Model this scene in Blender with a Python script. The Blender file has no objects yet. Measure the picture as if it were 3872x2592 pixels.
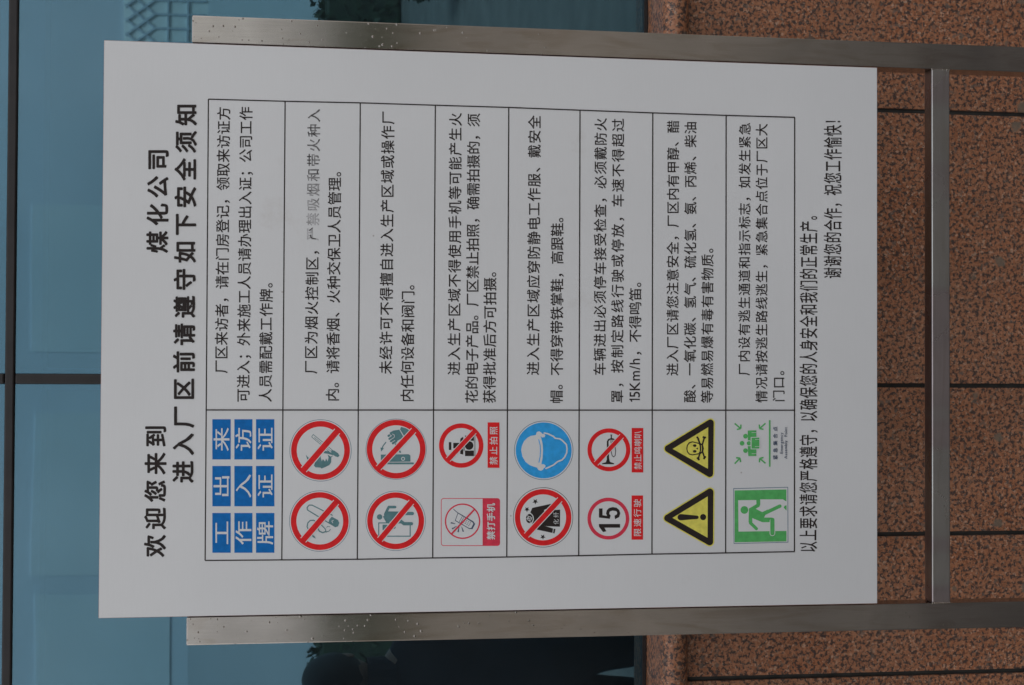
import bpy, bmesh, math, random
from mathutils import Vector, Matrix
random.seed(7)
S = bpy.context.scene
COL = S.collection
R = math.radians
LIFT = 0.20

# ------------------------------------------------------------------ camera
CAM = Vector((-0.07733, -2.86338, 1.60469 + LIFT))
RIGHT = Vector((0.9997989, -0.0187014, 0.0072343))      # to the viewer's right of the upright sign
UP = Vector((-0.0043686, 0.1489620, 0.9888333))
FWD = Vector((0.0195702, 0.9886661, -0.1488504))
FPX = 5800.0
cd = bpy.data.cameras.new('camera'); cam = bpy.data.objects.new('camera', cd); COL.objects.link(cam)
cd.sensor_width = 36.0; cd.sensor_fit = 'HORIZONTAL'
cd.lens = FPX / 3872.0 * 36.0
cd.clip_start = 0.05; cd.clip_end = 2000
# the camera was held on its side: the picture's right points down, the picture's top points to world right
bx, by, bz = -UP, RIGHT, -FWD
m = Matrix((bx, by, bz)).transposed().to_4x4(); m.translation = CAM
cam.matrix_world = m
S.camera = cam

# ------------------------------------------------------------------ world: overcast daylight
w = bpy.data.worlds.new('World'); S.world = w; w.use_nodes = True
nt = w.node_tree; nt.nodes.clear()
o_ = nt.nodes.new('ShaderNodeOutputWorld'); bg = nt.nodes.new('ShaderNodeBackground')
sky = nt.nodes.new('ShaderNodeTexSky'); sky.sky_type = 'NISHITA'; sky.sun_disc = False
SUN_EL, SUN_AZ = R(50), R(18)
sky.sun_elevation = SUN_EL; sky.sun_rotation = SUN_AZ; sky.dust_density = 3.0; sky.air_density = 1.0
# thin, almost closed cloud cover over the sky texture
tc = nt.nodes.new('ShaderNodeTexCoord'); mp = nt.nodes.new('ShaderNodeMapping'); mp.inputs['Scale'].default_value = (1, 1, 3)
nz = nt.nodes.new('ShaderNodeTexNoise'); nz.inputs['Scale'].default_value = 2.2; nz.inputs['Detail'].default_value = 6
rp = nt.nodes.new('ShaderNodeValToRGB'); rp.color_ramp.elements[0].position = .25; rp.color_ramp.elements[0].color = (.62, .62, .62, 1)
rp.color_ramp.elements[1].position = .6; rp.color_ramp.elements[1].color = (.97, .97, .97, 1)
cl = nt.nodes.new('ShaderNodeRGB'); cl.outputs[0].default_value = (5.6, 5.65, 5.85, 1)
mx = nt.nodes.new('ShaderNodeMixRGB')
L = nt.links.new
L(tc.outputs['Generated'], mp.inputs[0]); L(mp.outputs[0], nz.inputs['Vector']); L(nz.outputs['Fac'], rp.inputs[0])
L(rp.outputs[0], mx.inputs[0]); L(sky.outputs[0], mx.inputs[1]); L(cl.outputs[0], mx.inputs[2])
L(mx.outputs[0], bg.inputs[0]); bg.inputs[1].default_value = 0.12; L(bg.outputs[0], o_.inputs[0])
sd = bpy.data.lights.new('sun', 'SUN'); sun = bpy.data.objects.new('sun', sd); COL.objects.link(sun)
sd.energy = 1.5; sd.angle = R(20); sd.color = (1, .97, .93)
d = Vector((math.sin(SUN_AZ) * math.cos(SUN_EL), math.cos(SUN_AZ) * math.cos(SUN_EL), math.sin(SUN_EL)))
sun.rotation_euler = (-d).to_track_quat('-Z', 'Y').to_euler(); sun.location = (0, -4, 8)
S.view_settings.view_transform = 'Standard'; S.view_settings.look = 'None'
S.view_settings.exposure = 0.45; S.view_settings.gamma = 1.0
try:
    S.cycles.max_bounces = 8; S.cycles.transparent_max_bounces = 12; S.cycles.caustics_reflective = False
except Exception: pass

# ------------------------------------------------------------------ helpers
def tag(o, label=None, cat=None, group=None, kind=None):
    if label: o['label'] = label
    if cat: o['category'] = cat
    if group: o['group'] = group
    if kind: o['kind'] = kind
    return o
def empty(name, loc, label, cat, group=None):
    o = bpy.data.objects.new(name, None); COL.objects.link(o); o.location = loc; o.empty_display_size = .1
    return tag(o, label, cat, group)
def link(name, me, parent=None):
    o = bpy.data.objects.new(name, me); COL.objects.link(o)
    if parent:
        o.parent = parent
        p = parent; off = Vector((0, 0, 0))
        while p: off += p.location; p = p.parent
        o.location = -off          # mesh data are in world metres
    return o
def setmats(me, mats):
    for mt in (mats if isinstance(mats, (list, tuple)) else [mats]): me.materials.append(mt)
def box(name, x0, x1, y0, y1, z0, z1, mat, parent=None, bev=0.0, seg=2):
    bm = bmesh.new(); bmesh.ops.create_cube(bm, size=1)
    for v in bm.verts:
        v.co = Vector((x0 + (v.co.x + .5) * (x1 - x0), y0 + (v.co.y + .5) * (y1 - y0), z0 + (v.co.z + .5) * (z1 - z0)))
    if bev: bmesh.ops.bevel(bm, geom=list(bm.edges), offset=bev, segments=seg, affect='EDGES', profile=.5)
    me = bpy.data.meshes.new(name); bm.to_mesh(me); bm.free(); setmats(me, mat)
    return link(name, me, parent)

def mat(name):
    m = bpy.data.materials.new(name); m.use_nodes = True
    n = m.node_tree.nodes; b = n['Principled BSDF']
    return m, m.node_tree, n, b
def N(nt, t, **kw):
    n = nt.nodes.new(t)
    for k, v in kw.items():
        if k in n.inputs: n.inputs[k].default_value = v
        else: setattr(n, k, v)
    return n
def ramp(nt, src, stops, interp='LINEAR'):
    r = nt.nodes.new('ShaderNodeValToRGB'); r.color_ramp.interpolation = interp
    e = r.color_ramp.elements
    while len(e) < len(stops): e.new(.5)
    for k, (p, c) in enumerate(stops):
        e[k].position = p; e[k].color = (c if len(c) == 4 else (*c, 1)) if isinstance(c, tuple) else (c, c, c, 1)
    nt.links.new(src, r.inputs[0]); return r
def mixc(nt, fac, a, b, mode='MIX'):
    n = nt.nodes.new('ShaderNodeMixRGB'); n.blend_type = mode
    for k, v in enumerate((fac, a, b)):
        if isinstance(v, bpy.types.NodeSocket): nt.links.new(v, n.inputs[k])
        elif isinstance(v, tuple): n.inputs[k].default_value = (*v, 1)
        else: n.inputs[k].default_value = v
    return n.outputs[0]
def coords(nt, scale=(1, 1, 1), rot=(0, 0, 0)):
    t = nt.nodes.new('ShaderNodeTexCoord'); m = nt.nodes.new('ShaderNodeMapping')
    m.inputs['Scale'].default_value = scale; m.inputs['Rotation'].default_value = rot
    nt.links.new(t.outputs['Object'], m.inputs[0]); return m.outputs[0]
def bump(nt, b, h, strength, dist):
    n = N(nt, 'ShaderNodeBump'); n.inputs['Strength'].default_value = strength; n.inputs['Distance'].default_value = dist
    nt.links.new(h, n.inputs['Height']); nt.links.new(n.outputs[0], b.inputs['Normal'])

# ------------------------------------------------------------------ materials
# printed white face of the board
M_BOARD, nt, n, b = mat('white_print_film')
v = coords(nt)
n1 = N(nt, 'ShaderNodeTexNoise', Scale=3.0, Detail=5.0); nt.links.new(v, n1.inputs['Vector'])
n2 = N(nt, 'ShaderNodeTexNoise', Scale=260.0, Detail=2.0); nt.links.new(v, n2.inputs['Vector'])
v3 = coords(nt, (2.0, 1, 60)); n3 = N(nt, 'ShaderNodeTexNoise', Scale=9.0, Detail=4.0); nt.links.new(v3, n3.inputs['Vector'])
c = ramp(nt, n1.outputs['Fac'], [(.3, (.762, .760, .755)), (.7, (.802, .800, .795))]).outputs[0]
c = mixc(nt, .025, c, ramp(nt, n3.outputs['Fac'], [(.35, .5), (.6, .9)]).outputs[0])
vo = N(nt, 'ShaderNodeTexVoronoi', Scale=16.0); nt.links.new(v, vo.inputs['Vector'])
sp = ramp(nt, vo.outputs['Distance'], [(.018, 1.0), (.035, 0.0)]).outputs[0]
vc = ramp(nt, vo.outputs['Color'], [(.76, 0.0), (.78, 1.0)]).outputs[0]
f_ = mixc(nt, 1.0, sp, vc, 'MULTIPLY')
c = mixc(nt, mixc(nt, 1.0, f_, (.55, .55, .55), 'MULTIPLY'), c, (.33, .28, .24))
# soft brownish smears where something was stuck on and rubbed off
n4 = N(nt, 'ShaderNodeTexNoise', Scale=7.0, Detail=7.0, Roughness=.7); nt.links.new(v, n4.inputs['Vector'])
c = mixc(nt, ramp(nt, n4.outputs['Fac'], [(.62, 0.0), (.80, .5)]).outputs[0], c, (.60, .56, .52))
nt.links.new(c, b.inputs['Base Color'])
b.inputs['Roughness'].default_value = .24; b.inputs['Specular IOR Level'].default_value = .5
bump(nt, b, n2.outputs['Fac'], .05, .0006)

M_EDGE, nt, n, b = mat('board_cut_edge'); b.inputs['Base Color'].default_value = (.50, .36, .33, 1); b.inputs['Roughness'].default_value = .6

def ink(name, col, rough=.42):
    m, nt, n, b = mat(name)
    v = coords(nt); t = N(nt, 'ShaderNodeTexNoise', Scale=90.0, Detail=3.0); nt.links.new(v, t.inputs['Vector'])
    lo = tuple(x * .9 for x in col); hi = tuple(min(1, x * 1.08) for x in col)
    nt.links.new(ramp(nt, t.outputs['Fac'], [(.35, lo), (.65, hi)]).outputs[0], b.inputs['Base Color'])
    b.inputs['Roughness'].default_value = rough; b.inputs['Specular IOR Level'].default_value = .22
    return m
INK = {
 'black': ink('black_ink', (.030, .022, .020)),
 'red': ink('red_ink', (0.85, 0.02, 0.024)),
 'pink': ink('crimson_ink', (0.79, 0.05, 0.093)),
 'blue': ink('blue_ink', (.002, .165, .52)),
 'sky': ink('light_blue_ink', (0.038, 0.4, 0.86)),
 'green': ink('green_ink', (0.115, 0.5, 0.145)),
 'yellow': ink('yellow_ink', (0.86, 0.77, 0.14)),
 'teal': ink('grey_green_ink', (0.125, 0.26, 0.275)),
 'navy': ink('dark_blue_ink', (.07, .10, .16)),
 'white': M_BOARD,
 'line': ink('thin_grey_blue_ink', (.16, .24, .32)),
}
# worn ink of the rubbed line: ink breaks up and pales towards the middle of the smear
M_WORN, nt, n, b = mat('rubbed_off_ink')
v = coords(nt)
tn = N(nt, 'ShaderNodeTexNoise', Scale=42.0, Detail=6.0, Roughness=.7); nt.links.new(v, tn.inputs['Vector'])
sx = N(nt, 'ShaderNodeSeparateXYZ'); nt.links.new(v, sx.inputs[0])
mr = N(nt, 'ShaderNodeMapRange'); mr.inputs['From Min'].default_value = .10; mr.inputs['From Max'].default_value = .33; mr.inputs['To Max'].default_value = .40
nt.links.new(sx.outputs['X'], mr.inputs['Value'])
mz = N(nt, 'ShaderNodeMapRange'); mz.inputs['From Min'].default_value = 1.735; mz.inputs['From Max'].default_value = 1.713; mz.inputs['To Max'].default_value = .24
nt.links.new(sx.outputs['Z'], mz.inputs['Value'])
ad = N(nt, 'ShaderNodeMath', operation='ADD'); nt.links.new(mr.outputs[0], ad.inputs[0]); nt.links.new(mz.outputs[0], ad.inputs[1])
a2 = N(nt, 'ShaderNodeMath', operation='MULTIPLY_ADD'); nt.links.new(tn.outputs['Fac'], a2.inputs[0]); a2.inputs[1].default_value = 1.1
nt.links.new(ad.outputs[0], a2.inputs[2])
nt.links.new(ramp(nt, a2.outputs[0], [(.55, (.66, .65, .66)), (.78, (.38, .37, .37)), (.98, (.045, .04, .04))]).outputs[0], b.inputs['Base Color'])
b.inputs['Roughness'].default_value = .45; b.inputs['Specular IOR Level'].default_value = .35

def steel(name, base, rough, pits, along):
    m, nt, n, b = mat(name)
    v = coords(nt)
    sc = (40, 40, 1.2) if along == 'z' else (1.2, 40, 40)
    vs = coords(nt, sc); s1 = N(nt, 'ShaderNodeTexNoise', Scale=14.0, Detail=4.0); nt.links.new(vs, s1.inputs['Vector'])
    s2 = N(nt, 'ShaderNodeTexNoise', Scale=5.5, Detail=6.0, Distortion=.8); nt.links.new(v, s2.inputs['Vector'])
    vd = coords(nt, (9, 9, 1.6) if along == 'z' else (1.6, 9, 9))
    s3 = N(nt, 'ShaderNodeTexNoise', Scale=4.0, Detail=5.0, Distortion=1.5); nt.links.new(vd, s3.inputs['Vector'])
    lo = tuple(x * .80 for x in base)
    c = ramp(nt, s2.outputs['Fac'], [(.32, lo), (.62, base)]).outputs[0]
    c = mixc(nt, .28, c, ramp(nt, s1.outputs['Fac'], [(.3, tuple(x * .72 for x in base)), (.7, base)]).outputs[0])
    c = mixc(nt, ramp(nt, s3.outputs['Fac'], [(.50, 0.0), (.72, .45)]).outputs[0], c, (.30, .24, .18))
    b.inputs['Metallic'].default_value = 1.0
    nt.links.new(ramp(nt, s2.outputs['Fac'], [(.3, rough * 1.2), (.7, rough * .85)]).outputs[0], b.inputs['Roughness'])
    b.inputs['Anisotropic'].default_value = 0
    # height: fine brush lines, slow waviness, scattered weld spatter
    vo = N(nt, 'ShaderNodeTexVoronoi', Scale=125.0); nt.links.new(v, vo.inputs['Vector'])
    pit = ramp(nt, vo.outputs['Distance'], [(.16, 1.0), (.32, 0.0)]).outputs[0]
    pm = ramp(nt, vo.outputs['Color'], [(.64, 0.0), (.66, 1.0)]).outputs[0]
    pit = mixc(nt, 1.0, pit, pm, 'MULTIPLY')
    if not pits:
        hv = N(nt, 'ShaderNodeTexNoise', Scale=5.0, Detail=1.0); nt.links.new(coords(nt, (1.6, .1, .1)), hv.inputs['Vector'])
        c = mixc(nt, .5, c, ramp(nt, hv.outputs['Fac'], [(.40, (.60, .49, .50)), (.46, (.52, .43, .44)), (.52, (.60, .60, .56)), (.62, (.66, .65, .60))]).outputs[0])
        nt.links.new(c, b.inputs['Base Color'])
    if pits:
        sx = N(nt, 'ShaderNodeSeparateXYZ'); nt.links.new(v, sx.inputs[0])
        mr = N(nt, 'ShaderNodeMapRange'); mr.inputs['From Min'].default_value = 1.25; mr.inputs['From Max'].default_value = 1.55; mr.inputs['To Min'].default_value = .12
        nt.links.new(sx.outputs['Z'], mr.inputs['Value'])
        pit = mixc(nt, 1.0, pit, mr.outputs[0], 'MULTIPLY')
        bw = ramp(nt, vo.outputs['Color'], [(.80, 0.0), (.82, 1.0)]).outputs[0]
        sc_ = mixc(nt, bw, (.16, .14, .11), (.95, .93, .90))
        c = mixc(nt, mixc(nt, 1.0, pit, (.55, .55, .55), 'MULTIPLY'), c, sc_); nt.links.new(c, b.inputs['Base Color'])
        h = mixc(nt, 1.0, mixc(nt, 1.0, s1.outputs['Fac'], (.10, .10, .10), 'MULTIPLY'), pit, 'ADD')
    else:
        h = s1.outputs['Fac']
    bump(nt, b, h, .5 if pits else .05, .0012)
    return m
M_POST = steel('brushed_stainless_steel', (.49, .45, .41), .12, True, 'z')
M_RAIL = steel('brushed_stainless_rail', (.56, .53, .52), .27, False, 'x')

def granite(name, tint=1.0):
    m, nt, n, b = mat(name)
    oi = N(nt, 'ShaderNodeObjectInfo'); tcn = N(nt, 'ShaderNodeTexCoord')
    sc = N(nt, 'ShaderNodeVectorMath', operation='SCALE'); cx = N(nt, 'ShaderNodeCombineXYZ')
    nt.links.new(oi.outputs['Random'], cx.inputs[0]); nt.links.new(oi.outputs['Random'], cx.inputs[2])
    nt.links.new(cx.outputs[0], sc.inputs[0]); sc.inputs['Scale'].default_value = 7.0
    av = N(nt, 'ShaderNodeVectorMath', operation='ADD'); nt.links.new(tcn.outputs['Object'], av.inputs[0]); nt.links.new(sc.outputs[0], av.inputs[1])
    v = av.outputs[0]
    # feldspar crystals
    vo = N(nt, 'ShaderNodeTexVoronoi', Scale=210.0, Randomness=1.0); nt.links.new(v, vo.inputs['Vector'])
    hue = ramp(nt, vo.outputs['Color'], [(.0, (.36, .140, .070)), (.30, (.52, .215, .108)), (.55, (.66, .32, .185)), (.75, (.50, .24, .13)), (.86, (.80, .54, .40)), (1.0, (.44, .35, .27))]).outputs[0]
    n0 = N(nt, 'ShaderNodeTexNoise', Scale=5.0, Detail=4.0); nt.links.new(v, n0.inputs['Vector'])
    hue = mixc(nt, ramp(nt, n0.outputs['Fac'], [(.35, 0.0), (.7, .4)]).outputs[0], hue, (.56, .32, .21))
    # biotite: dark ragged clusters
    n1 = N(nt, 'ShaderNodeTexNoise', Scale=118.0, Detail=5.0, Roughness=.64, Distortion=.25); nt.links.new(v, n1.inputs['Vector'])
    dk = ramp(nt, n1.outputs['Fac'], [(.485, 0.0), (.565, .90)]).outputs[0]
    c = mixc(nt, dk, hue, (.062, .060, .066))
    # grey quartz
    n2 = N(nt, 'ShaderNodeTexNoise', Scale=60.0, Detail=3.0, Roughness=.5); nt.links.new(mathshift(nt, v), n2.inputs['Vector'])
    qz = ramp(nt, n2.outputs['Fac'], [(.60, 0.0), (.66, .75)]).outputs[0]
    c = mixc(nt, qz, c, (.24, .20, .175))
    # pale cement spatters near the ground
    n3 = N(nt, 'ShaderNodeTexVoronoi', Scale=13.0, Randomness=1.0); nt.links.new(v, n3.inputs['Vector'])
    n3b = N(nt, 'ShaderNodeTexNoise', Scale=34.0, Detail=4.0); nt.links.new(v, n3b.inputs['Vector'])
    ad = N(nt, 'ShaderNodeMath', operation='MULTIPLY_ADD'); nt.links.new(n3b.outputs['Fac'], ad.inputs[0]); ad.inputs[1].default_value = .35
    nt.links.new(n3.outputs['Distance'], ad.inputs[2])
    sx = N(nt, 'ShaderNodeSeparateXYZ'); nt.links.new(tcn.outputs['Object'], sx.inputs[0])
    mr = N(nt, 'ShaderNodeMapRange'); mr.inputs['From Min'].default_value = .42; mr.inputs['From Max'].default_value = .06
    mr.inputs['To Min'].default_value = -.06; mr.inputs['To Max'].default_value = .13
    nt.links.new(sx.outputs['Z'], mr.inputs['Value'])
    sb = N(nt, 'ShaderNodeMath', operation='SUBTRACT'); nt.links.new(ad.outputs[0], sb.inputs[0]); nt.links.new(mr.outputs[0], sb.inputs[1])
    spt = ramp(nt, sb.outputs[0], [(.20, .85), (.26, 0.0)]).outputs[0]
    c = mixc(nt, spt, c, (.27, .235, .19))
    rr_ = N(nt, 'ShaderNodeMapRange'); rr_.inputs['To Min'].default_value = .93; rr_.inputs['To Max'].default_value = 1.0
    nt.links.new(oi.outputs['Random'], rr_.inputs['Value']); c = mixc(nt, 1.0, c, rr_.outputs[0], 'MULTIPLY')
    st = N(nt, 'ShaderNodeTexNoise', Scale=3.0, Detail=5.0); nt.links.new(coords(nt, (3, 1, .8)), st.inputs['Vector'])
    c = mixc(nt, 1.0, c, (.92, .84, .77), 'MULTIPLY')
    c = mixc(nt, 1.0, c, ramp(nt, st.outputs['Fac'], [(.35, .88), (.6, 1.0)]).outputs[0], 'MULTIPLY')
    if tint != 1.0: c = mixc(nt, 1.0, c, (tint, tint, tint), 'MULTIPLY')
    nt.links.new(c, b.inputs['Base Color'])
    b.inputs['Roughness'].default_value = .38; b.inputs['Specular IOR Level'].default_value = .4
    bump(nt, b, n1.outputs['Fac'], .06, .0008)
    return m
def mathshift(nt, v):
    a = N(nt, 'ShaderNodeVectorMath', operation='ADD'); nt.links.new(v, a.inputs[0]); a.inputs[1].default_value = (3.3, 1.7, 5.1)
    return a.outputs[0]
M_GRAN = granite('red_granite')

def plain(name, col, rough=.6, metal=0.0, var=.15, scale=12.0):
    m, nt, n, b = mat(name)
    v = coords(nt); t = N(nt, 'ShaderNodeTexNoise', Scale=scale, Detail=6.0); nt.links.new(v, t.inputs['Vector'])
    nt.links.new(ramp(nt, t.outputs['Fac'], [(.3, tuple(x * (1 - var) for x in col)), (.7, tuple(min(1, x * (1 + var)) for x in col))]).outputs[0], b.inputs['Base Color'])
    b.inputs['Roughness'].default_value = rough; b.inputs['Metallic'].default_value = metal
    return m
M_SEAL = plain('black_brown_sealant', (.018, .014, .013), .45, 0, .3, 20)
M_JOINT = plain('dark_joint_filler', (.045, .045, .040), .7, 0, .3, 30)
M_ALU = plain('painted_aluminium', (.55, .72, .95), .4)
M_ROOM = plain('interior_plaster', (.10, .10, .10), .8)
M_GROUND = plain('concrete_paving', (.185, .17, .15), .75, 0, .2, 3)
M_BACK = plain('gap_shade_black', (.02, .018, .016), .8)
M_LEAF = plain('dark_leaf', (.026, .042, .018), .6, 0, .4, 8)
M_TWIG = plain('twig_bark', (.07, .05, .035), .8)
M_BLIND = plain('pale_blind', (.72, .72, .70), .7, 0, .05, 2)

# tinted reflective curtain-wall glass
M_GLASS, nt, n, b = mat('blue_reflective_glass'); nt.nodes.remove(b)
out = n['Material Output']
gl = N(nt, 'ShaderNodeBsdfGlossy'); gl.inputs['Color'].default_value = (.225, .385, .455, 1); gl.inputs['Roughness'].default_value = .012
tr = N(nt, 'ShaderNodeBsdfTransparent'); tr.inputs['Color'].default_value = (.17, .27, .33, 1)
df = N(nt, 'ShaderNodeBsdfDiffuse'); df.inputs['Color'].default_value = (.018, .022, .022, 1)      # dust film
v = coords(nt, (1, 1, 1)); dn = N(nt, 'ShaderNodeTexNoise', Scale=2.2, Detail=5.0); nt.links.new(v, dn.inputs['Vector'])
nt.links.new(ramp(nt, dn.outputs['Fac'], [(.35, (.006, .008, .009)), (.7, (.020, .024, .026))]).outputs[0], df.inputs['Color'])
wv = N(nt, 'ShaderNodeTexNoise', Scale=1.6, Detail=1.0); nt.links.new(v, wv.inputs['Vector'])
bp_ = N(nt, 'ShaderNodeBump'); bp_.inputs['Strength'].default_value = .12; bp_.inputs['Distance'].default_value = .004
nt.links.new(wv.outputs['Fac'], bp_.inputs['Height']); nt.links.new(bp_.outputs[0], gl.inputs['Normal'])
vs_ = coords(nt, (55, 1, 130), (0, .5, 0)); sn = N(nt, 'ShaderNodeTexNoise', Scale=1.0, Detail=3.0); nt.links.new(vs_, sn.inputs['Vector'])
cn = N(nt, 'ShaderNodeTexNoise', Scale=1.3, Detail=2.0); nt.links.new(v, cn.inputs['Vector'])
gc = ramp(nt, cn.outputs['Fac'], [(.35, (.078, .158, .200)), (.7, (.112, .198, .240))]).outputs[0]
gc = mixc(nt, ramp(nt, sn.outputs['Fac'], [(.70, 0.0), (.78, .35)]).outputs[0], gc, (.08, .13, .16)); nt.links.new(gc, gl.inputs['Color'])
a1 = N(nt, 'ShaderNodeAddShader'); a2 = N(nt, 'ShaderNodeAddShader')
nt.links.new(gl.outputs[0], a1.inputs[0]); nt.links.new(tr.outputs[0], a1.inputs[1])
nt.links.new(a1.outputs[0], a2.inputs[0]); nt.links.new(df.outputs[0], a2.inputs[1]); nt.links.new(a2.outputs[0], out.inputs[0])

def glow(name, col, s):
    m, nt, n, b = mat(name); b.inputs['Base Color'].default_value = (*col, 1)
    b.inputs['Emission Color'].default_value = (*col, 1); b.inputs['Emission Strength'].default_value = s; return m
M_LIT = glow('daylit_back_window', (.85, .9, .86), .30)

# ------------------------------------------------------------------ ground
g = box('ground', -60, 60, -90, 40, -.3, 0, M_GROUND); tag(g, 'pale concrete paving in front of the building', kind='structure')

ap = box('foot_shade_strip', -60, 60, -1.3, .499, -.1, .0035, plain('foot_shade_tone', (.10, .088, .078), .6, 0, .25, 5)); tag(ap, 'added dark strip standing in for the shade along the foot of the building', kind='structure')  # added strip, darkened in place of ground shade so the post feet mirror dark
# ------------------------------------------------------------------ facade (granite plinth, sill, curtain wall)
fac = empty('building_facade', (0, .6, 0), 'building front with blue glass above and red granite slabs below', 'building')
Z_GB, Z_SILL = .968, .905
JX = [-2.34, -2.0, -1.40, -1.08, -.765, -.445, -.103, .532, 1.17, 1.51, 2.14]
for x0, x1 in zip(JX[:-1], JX[1:]):
    box('granite_panel', x0 + .005, x1 - .005, .500 + random.uniform(0, .0015), .525, .004, .925, M_GRAN, fac, .0012, 1)
box('joint_filler', JX[0], JX[-1], .5075, .5235, .004, .925, M_JOINT, fac)
box('wall_core', JX[0], JX[-1], .5262, .70, .002, .925, M_ROOM, fac)
# sill stones with a rounded nose
def sill(x0, x1):
    pr = [(.640, .930), (.640, Z_GB + .001)]
    cy, cz, r = .4715, (.905 + .965) / 2 + .0, .030
    for k in range(0, 11):
        a = math.pi / 2 + math.pi * k / 10
        pr.append((cy + r * math.cos(a), cz + r * math.sin(a)))
    pr.append((.498, cz - r)); pr.append((.498, .9265)); pr.append((.60, .9265))
    vs = [(x, y, z) for x in (x0, x1) for (y, z) in pr]; k = len(pr)
    fs = [list(range(k)), list(range(2 * k - 1, k - 1, -1))] + [[i, (i + 1) % k, k + (i + 1) % k, k + i] for i in range(k)]
    me = bpy.data.meshes.new('sill_stone'); me.from_pydata(vs, [], fs); me.materials.append(M_GRAN)
    for p in me.polygons[2:]: p.use_smooth = True
    me.set_sharp_from_angle(angle=R(40))
    return link('sill_stone', me, fac)
SX = [-2.34, -1.32, 1.25, 2.14]
for x0, x1 in zip(SX[:-1], SX[1:]): sill(x0 + .001, x1 - .001)
# curtain wall
ZT = 2.387; XV = -.0956
zs = [(Z_GB + .010, ZT - .011), (ZT + .011, 5.0)]  # upper row raised out of view so the front keeps sun off the board
xv = [-2.34, -1.35, XV, 1.16, 2.14]
for (z0, z1) in zs:
    for x0, x1 in zip(xv[:-1], xv[1:]):
        box('glass_pane', x0 + .0118, x1 - .0118, .600, .606, z0, z1, M_GLASS, fac)
box('sealant_joint', xv[0], xv[-1], .592, .612, ZT - .0105, ZT + .0105, M_SEAL, fac, .004, 2)
for x in xv[1:-1]:
    for (z0, z1) in zs:
        box('sealant_joint', x - .0115, x + .0115, .5935, .6125, z0, z1, M_SEAL, fac, .004, 2)
box('bottom_gasket', xv[0], xv[-1], .5925, .612, Z_GB + .0015, Z_GB + .010, M_SEAL, fac)
box('transom', xv[0], xv[-1], .614, .70, ZT - .064, ZT + .030, M_ALU, fac)
for x in xv[1:-1]:
    box('mullion', x - .024, x + .024, .6165, .74, Z_GB + .02, ZT - .066, M_ALU, fac)
    box('mullion', x - .024, x + .024, .6165, .74, ZT + .032, 5.0, M_ALU, fac)
# dim room behind the glass
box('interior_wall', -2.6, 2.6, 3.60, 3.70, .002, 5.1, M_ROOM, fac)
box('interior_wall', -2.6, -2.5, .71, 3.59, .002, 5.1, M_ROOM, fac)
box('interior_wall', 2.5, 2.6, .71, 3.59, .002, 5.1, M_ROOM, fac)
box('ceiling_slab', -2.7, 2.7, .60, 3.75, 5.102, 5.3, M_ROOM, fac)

# lattice window in the back wall, seen through the glass
def bpj(px, py, Y):
    d = FWD * FPX + RIGHT * (1296 - py) + UP * (1936 - px)
    return CAM + d * ((Y - CAM.y) / d.y)

# ------------------------------------------------------------------ the notice stand
st = empty('notice_stand', (0, 0, 0), 'white safety notice board with Chinese rules on two stainless steel posts', 'notice board')
ZB = .45 + LIFT; BH = 1.4776; BW = .525
bm = bmesh.new(); bmesh.ops.create_cube(bm, size=1)
for v_ in bm.verts: v_.co = Vector((v_.co.x * 2 * BW, .0025 + v_.co.y * .005, ZB + (v_.co.z + .5) * BH))
bmesh.ops.bevel(bm, geom=list(bm.edges), offset=.0008, segments=1, affect='EDGES')
me = bpy.data.meshes.new('board_panel'); bm.to_mesh(me); bm.free(); setmats(me, [M_BOARD, M_EDGE])
for p in me.polygons:
    if p.normal.y > -.9: p.material_index = 1
panel = link('board_panel', me, st)
box('gap_shade_backing', -.5225, .5225, .0062, .030, ZB + .02, 1.93, M_BACK, st)  # added near-black sheet behind the board, so the edge gaps look shaded

def post(x0, x1, zt):
    o = box('post', x0, x1, .004, .054, .004, zt, M_POST, st, .0022, 3)
    box('floor_plate', x0 - .035, x1 + .035, -.03, .088, .0005, .0035, M_POST, o)
    return o
post(.5272, .5778, 1.9712)
post(-.5782, -.5268, 1.9720)
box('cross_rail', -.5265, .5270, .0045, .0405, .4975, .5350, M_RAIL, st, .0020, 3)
# weld seams where the rail meets the posts
for x in (-.5262, .5267):
    bm = bmesh.new()
    for i in range(9):
        bmesh.ops.create_icosphere(bm, subdivisions=1, radius=.0022 + random.uniform(-.0004, .0005), matrix=Matrix.Translation((x, .0048, .4985 + i * .0044)))
    me = bpy.data.meshes.new('weld_seam'); bm.to_mesh(me); bm.free(); setmats(me, M_POST); link('weld_seam', me, st)

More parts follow.
